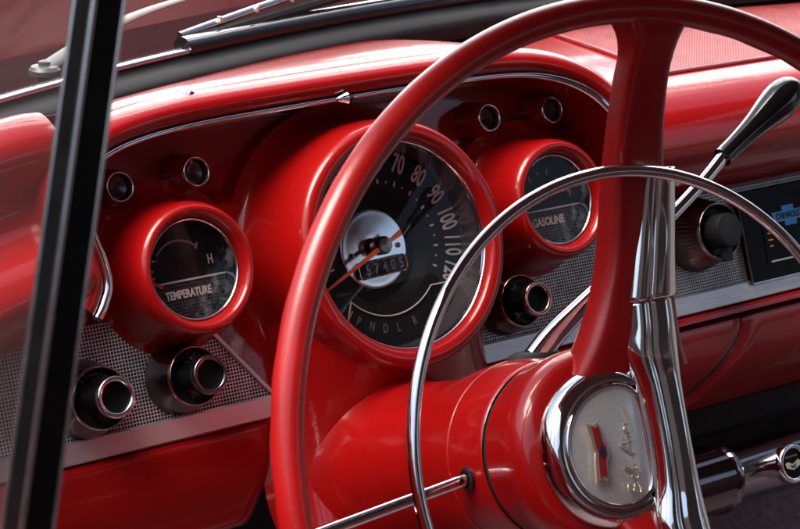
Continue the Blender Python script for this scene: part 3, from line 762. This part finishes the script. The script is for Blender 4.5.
# outside: cowl and bonnet
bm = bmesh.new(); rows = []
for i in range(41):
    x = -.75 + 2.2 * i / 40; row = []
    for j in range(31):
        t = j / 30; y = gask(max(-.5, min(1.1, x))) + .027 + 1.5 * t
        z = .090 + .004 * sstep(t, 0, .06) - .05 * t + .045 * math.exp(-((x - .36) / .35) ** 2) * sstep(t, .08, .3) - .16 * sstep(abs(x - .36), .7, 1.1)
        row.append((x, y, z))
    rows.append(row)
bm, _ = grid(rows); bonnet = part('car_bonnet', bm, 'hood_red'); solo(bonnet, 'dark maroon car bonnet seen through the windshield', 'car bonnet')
def wiper(name, lab, piv, tip, blade):
    t = thing(name, lab, 'wiper', T(*piv)); P = Vector(piv)
    part('pivot_cap', lathe([(.005, -.024), (.005, -.003), (.0105, -.003), (.0108, .0005), (.0090, .0028), (.0042, .0036), (.0040, .0060), (.0020, .0068), (0, .0068)], 40), 'grey_metal', t)
    d = (Vector(tip) - P)
    part('arm', tube([d * k / 8 + Vector((0, 0, .001 + .006 * math.sin(PI * k / 8))) for k in range(9)], lambda s: .0075 - .0035 * s, 12, squash=.45), 'grey_metal', t)
    b0, b1 = Vector(blade[0]) - P, Vector(blade[1]) - P
    part('blade', tube([b0.lerp(b1, k / 12) + Vector((0, 0, .008 * math.sin(PI * k / 12))) for k in range(13)], .0032, 10), 'chrome_old', t)
    for k in range(1, 12):
        c = b0.lerp(b1, k / 12) + Vector((0, -.003, .004)); part('blade_clip', box(-.0011, .0011, -.002, .002, -.0012, .003, None, T(*c)), 'silver', t, smooth=False)
    bm = tube([b0 + Vector((0, -.004, -.004)), b1 + Vector((0, -.004, -.004))], .0042, 8); part('rubber_blade', bm, 'rubber', t)
    return t

# ================================================================== LEFT SIDE: VENT WINDOW, DOOR
P0 = Vector((-.5667, -.51906, .12189)); P1 = Vector((-.51796, -.48919, .29493)); PD = (P1 - P0)
vw = thing('vent_window', 'slanted black window post with thin chrome edges and vent glass ahead', 'vent window', T(*P0))
ax = PD.normalized()
ey = Vector((0, 1, 0)); ey = (ey - ax * ey.dot(ax)).normalized(); ex = ey.cross(ax).normalized()
PB = Matrix(((ex.x, ey.x, ax.x, 0), (ex.y, ey.y, ax.y, 0), (ex.z, ey.z, ax.z, 0), (0, 0, 0, 1)))

part('post', box(-.0062, .0062, -.0062, .0062, -.16, .34, M4=PB), 'post_black', vw, smooth=False, bevel=.0015)
sx = -1 if ex.x > 0 else 1
for name, x, y, r in (('chrome_edge', sx * .0059, -.0058, .0011), ('chrome_edge', -sx * .0059, -.0062, .0008), ('chrome_edge', sx * .0060, .0062, .0010)):
    part(name, tube([PB @ Vector((x, y, z)) for z in (-.16, .1, .34)], r, 10), 'chrome_old', vw)
part('vent_glass', box(-.0012, .0012, .0065, .36, -.16, .34, M4=PB), 'vent', vw, smooth=False)
bm = box(-.66, -.55, -.9, .05, -.62, .100); door = part('door_sill', bm, 'red', None, bevel=.02, smooth=False)
solo(door, 'red driver door sill at the lower left corner', 'car door')

# ================================================================== UNDER THE DASH
ub = thing('under_dash_heater', 'dark polished chrome unit with round crest badge under the dashboard', 'heater unit', FM @ T(.33, -.228, -.03))
def uprof(sc_, w0): 
    return [(w0 + p.x * sc_, p.y * sc_) for p in smooth_prof([(-.10, .0225, 0), (-.02, .0245, 0), (.004, .0235, 0), (.016, .017, 0), (.021, .004, 0), (.017, -.010, 0), (.006, -.0215, 0), (-.02, -.0265, 0), (-.10, -.0265, 0)], 6)]
def urow(u, sc_): return [Vector((u, v_, w_)) for w_, v_ in uprof(sc_, 0)]
bm, V = grid([urow(-.2, 1), urow(-.052, 1), urow(-.0505, 1.02), urow(-.049, 1.09), urow(-.046, 1.09), urow(-.0445, 1.02), urow(-.043, .97), urow(.3, .97)]); part('chrome_front', bm, M['chrome_dark'] if 'chrome_dark' in M else 'chrome_old', ub)
BM4 = T(.0070, .0005, .0195)
part('badge_ring', lathe([(.0112, .0015), (.0118, .0050), (.0138, .0062), (.0156, .0045), (.0160, -.002)], 56, M4=BM4, smooth=3), 'chrome', ub)
bd = part('badge', lathe([(.0116, .0030), (0, .0032)], 40, M4=BM4), 'radio_black', ub)
bm = bmesh.new(); prism([(-.0085, .0010), (-.0060, .0022), (0, -.0006), (.0060, .0022), (.0085, .0010), (.0075, -.0025), (0, -.0052), (-.0075, -.0025)], .0032, .0040, bm, BM4)
part('badge_crest', bm, 'gold', bd, smooth=False)
bm = bmesh.new(); prism([(-.0030, -.0006), (0, -.0018), (.0030, -.0006), (.0024, -.0030), (0, -.0040), (-.0024, -.0030)], .0040, .0044, bm, BM4); part('badge_shield', bm, 'emblem_blue', bd, smooth=False)
bm = bmesh.new()
for k in range(5): lathe([(0, .0038), (.0006, .0036), (.0009, .0030)], 8, bm, BM4 @ T(-.0056 + .0028 * k, .0056, 0))
part('badge_studs', bm, 'silver', bd)
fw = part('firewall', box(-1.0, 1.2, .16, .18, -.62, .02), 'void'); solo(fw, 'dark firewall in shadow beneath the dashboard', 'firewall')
bm, _ = grid([[(x, .157, -.375), (x, .10, -.42), (x, -.10, -.55), (x, -.22, -.618)] for x in (-.55, .3, 1.25)])
tb = part('toe_board', bm, 'carpet'); tb['kind'] = 'structure'
fl = structure('floor', box(-.56, 1.3, -1.4, .155, -.64, -.62), 'carpet', smooth=False)

# light-shaping shell that belongs to the car
rows = [[(x, y, .56 - .10 * ((x - .36) / .8) ** 2 - .06 * ((y + .9) / .9) ** 2) for y in [-2.1 + 2.02 * k / 16 for k in range(17)]] for x in [-.36 + 1.26 * i / 16 for i in range(17)]]
bm, _ = grid(rows); rf = part('car_roof', bm, 'head'); solo(rf, 'hardtop roof with dull headliner shading the dashboard', 'car roof'); md = rf.modifiers.new('solid', 'SOLIDIFY'); md.thickness = .03; md.offset = 1
st_ = thing('front_seat', 'dark maroon bench seat facing the dashboard', 'seat', T(.36, -1.0, -.62))
part('cushion', box(-.86, .86, -.25, .32, .02, .36), 'seat_cloth', st_, bevel=.05, smooth=False)
part('backrest', box(-.86, .86, -.47, -.26, .10, .86), 'seat_cloth', st_, bevel=.05, smooth=False)
gr = structure('ground', box(-40, 40, -40, 40, -1.1, -1.0), 'asphalt', smooth=False)

bm = box(-8.5, -8, -10, 22, -1, 3.2); box(-8, 3.6, -10, -9.5, -1, 5.0, bm); box(9.5, 10, -7.5, 0, -1, 6.5, bm)  # added unseen dark blocks, keep sky light out of the reflections
wl = structure('sky_blocker', bm, 'blocker_dark', smooth=False)
wiper('wiper', 'silver windshield wiper with round pivot cap lying along the glass base', (-.185, .165, .112), (-.015, .262, .128), ((-.055, .200, .116), (.40, .300, .150)))

# ================================================================== CAMERA, LIGHT
YAW, PIT, ROL, FPX = 0.6628016443795333, 0.30007810492578424, 0.025062174755903006, 2197.1359784283836
Fw = Vector((math.sin(YAW) * math.cos(PIT), math.cos(YAW) * math.cos(PIT), -math.sin(PIT)))
Rt = Vector((math.cos(YAW), -math.sin(YAW), 0)); Up = Rt.cross(Fw)
R2 = Rt * math.cos(ROL) + Up * math.sin(ROL); U2 = -Rt * math.sin(ROL) + Up * math.cos(ROL)
cd = bpy.data.cameras.new('camera'); cam = bpy.data.objects.new('camera', cd); COL.objects.link(cam)
CP = Vector((-0.89229941, -1.13879124, 0.43285607))
cam.matrix_world = Matrix(((R2.x, U2.x, -Fw.x, CP.x), (R2.y, U2.y, -Fw.y, CP.y), (R2.z, U2.z, -Fw.z, CP.z), (0, 0, 0, 1)))
cd.sensor_width = 36; cd.lens = FPX / 800 * 36; cd.clip_start = .02; cd.clip_end = 500
cd.dof.use_dof = True; cd.dof.focus_distance = 1.47; cd.dof.aperture_fstop = 26
sc.camera = cam
w = bpy.data.worlds.new('World'); sc.world = w; w.use_nodes = True
bg = w.node_tree.nodes['Background']; sky = w.node_tree.nodes.new('ShaderNodeTexSky'); sky.sky_type = 'NISHITA'; sky.sun_disc = False
SE, SAZ = math.radians(64), math.radians(-83)       # sun azimuth measured from +Y toward +X
sky.sun_elevation = SE; sky.sun_rotation = SAZ; sky.air_density = 1.2; sky.dust_density = 5.0
bg.inputs[1].default_value = .15
nt = w.node_tree
tc = node(nt, 'ShaderNodeTexCoord'); mp = node(nt, 'ShaderNodeMapping'); mp.inputs['Scale'].default_value = (1, 1, 6.0); nt.links.new(tc.outputs['Generated'], mp.inputs[0])
cn = node(nt, 'ShaderNodeTexNoise'); cn.inputs['Scale'].default_value = 3.1; cn.inputs['Detail'].default_value = 7; cn.inputs['Roughness'].default_value = .55; nt.links.new(mp.outputs[0], cn.inputs['Vector'])
added_cloud = ramp(nt, cn.outputs['Fac'], [(.44, g(0)), (.52, g(1))])  # added bright cloud bank, unseen, for the dash top to reflect
dt = node(nt, 'ShaderNodeVectorMath', operation='DOT_PRODUCT'); nt.links.new(tc.outputs['Generated'], dt.inputs[0])
CA, CE = math.radians(40), math.radians(24); dt.inputs[1].default_value = (math.sin(CA) * math.cos(CE), math.cos(CA) * math.cos(CE), math.sin(CE))
added_bank = node(nt, 'ShaderNodeMapRange'); added_bank.interpolation_type = 'SMOOTHSTEP'; added_bank.inputs['From Min'].default_value = .80; added_bank.inputs['From Max'].default_value = .95; nt.links.new(dt.outputs['Value'], added_bank.inputs['Value'])
cm = node(nt, 'ShaderNodeMath', operation='MULTIPLY'); nt.links.new(added_cloud.outputs[0], cm.inputs[0]); nt.links.new(added_bank.outputs[0], cm.inputs[1])
mxs = node(nt, 'ShaderNodeMix', data_type='RGBA'); nt.links.new(cm.outputs[0], mxs.inputs['Factor']); nt.links.new(sky.outputs[0], mxs.inputs['A']); mxs.inputs['B'].default_value = (30, 28.8, 27.8, 1)
nt.links.new(mxs.outputs['Result'], bg.inputs[0])
sd = bpy.data.lights.new('sun', 'SUN'); sun = bpy.data.objects.new('sun', sd); COL.objects.link(sun)
sd.energy = 3.0; sd.angle = math.radians(42); sd.color = (1, .95, .88)
S_dir = Vector((math.sin(SAZ) * math.cos(SE), math.cos(SAZ) * math.cos(SE), math.sin(SE)))
sun.rotation_euler = S_dir.to_track_quat('Z', 'Y').to_euler()
vs = sc.view_settings; vs.view_transform = 'Standard'; vs.look = 'None'; vs.exposure = 0.82; vs.gamma = 1
sc.cycles.max_bounces = 10; sc.cycles.transparent_max_bounces = 16; sc.cycles.use_denoising = True
sc.cycles.caustics_reflective = False; sc.cycles.caustics_refractive = False
sc.cycles.sample_clamp_indirect = 8
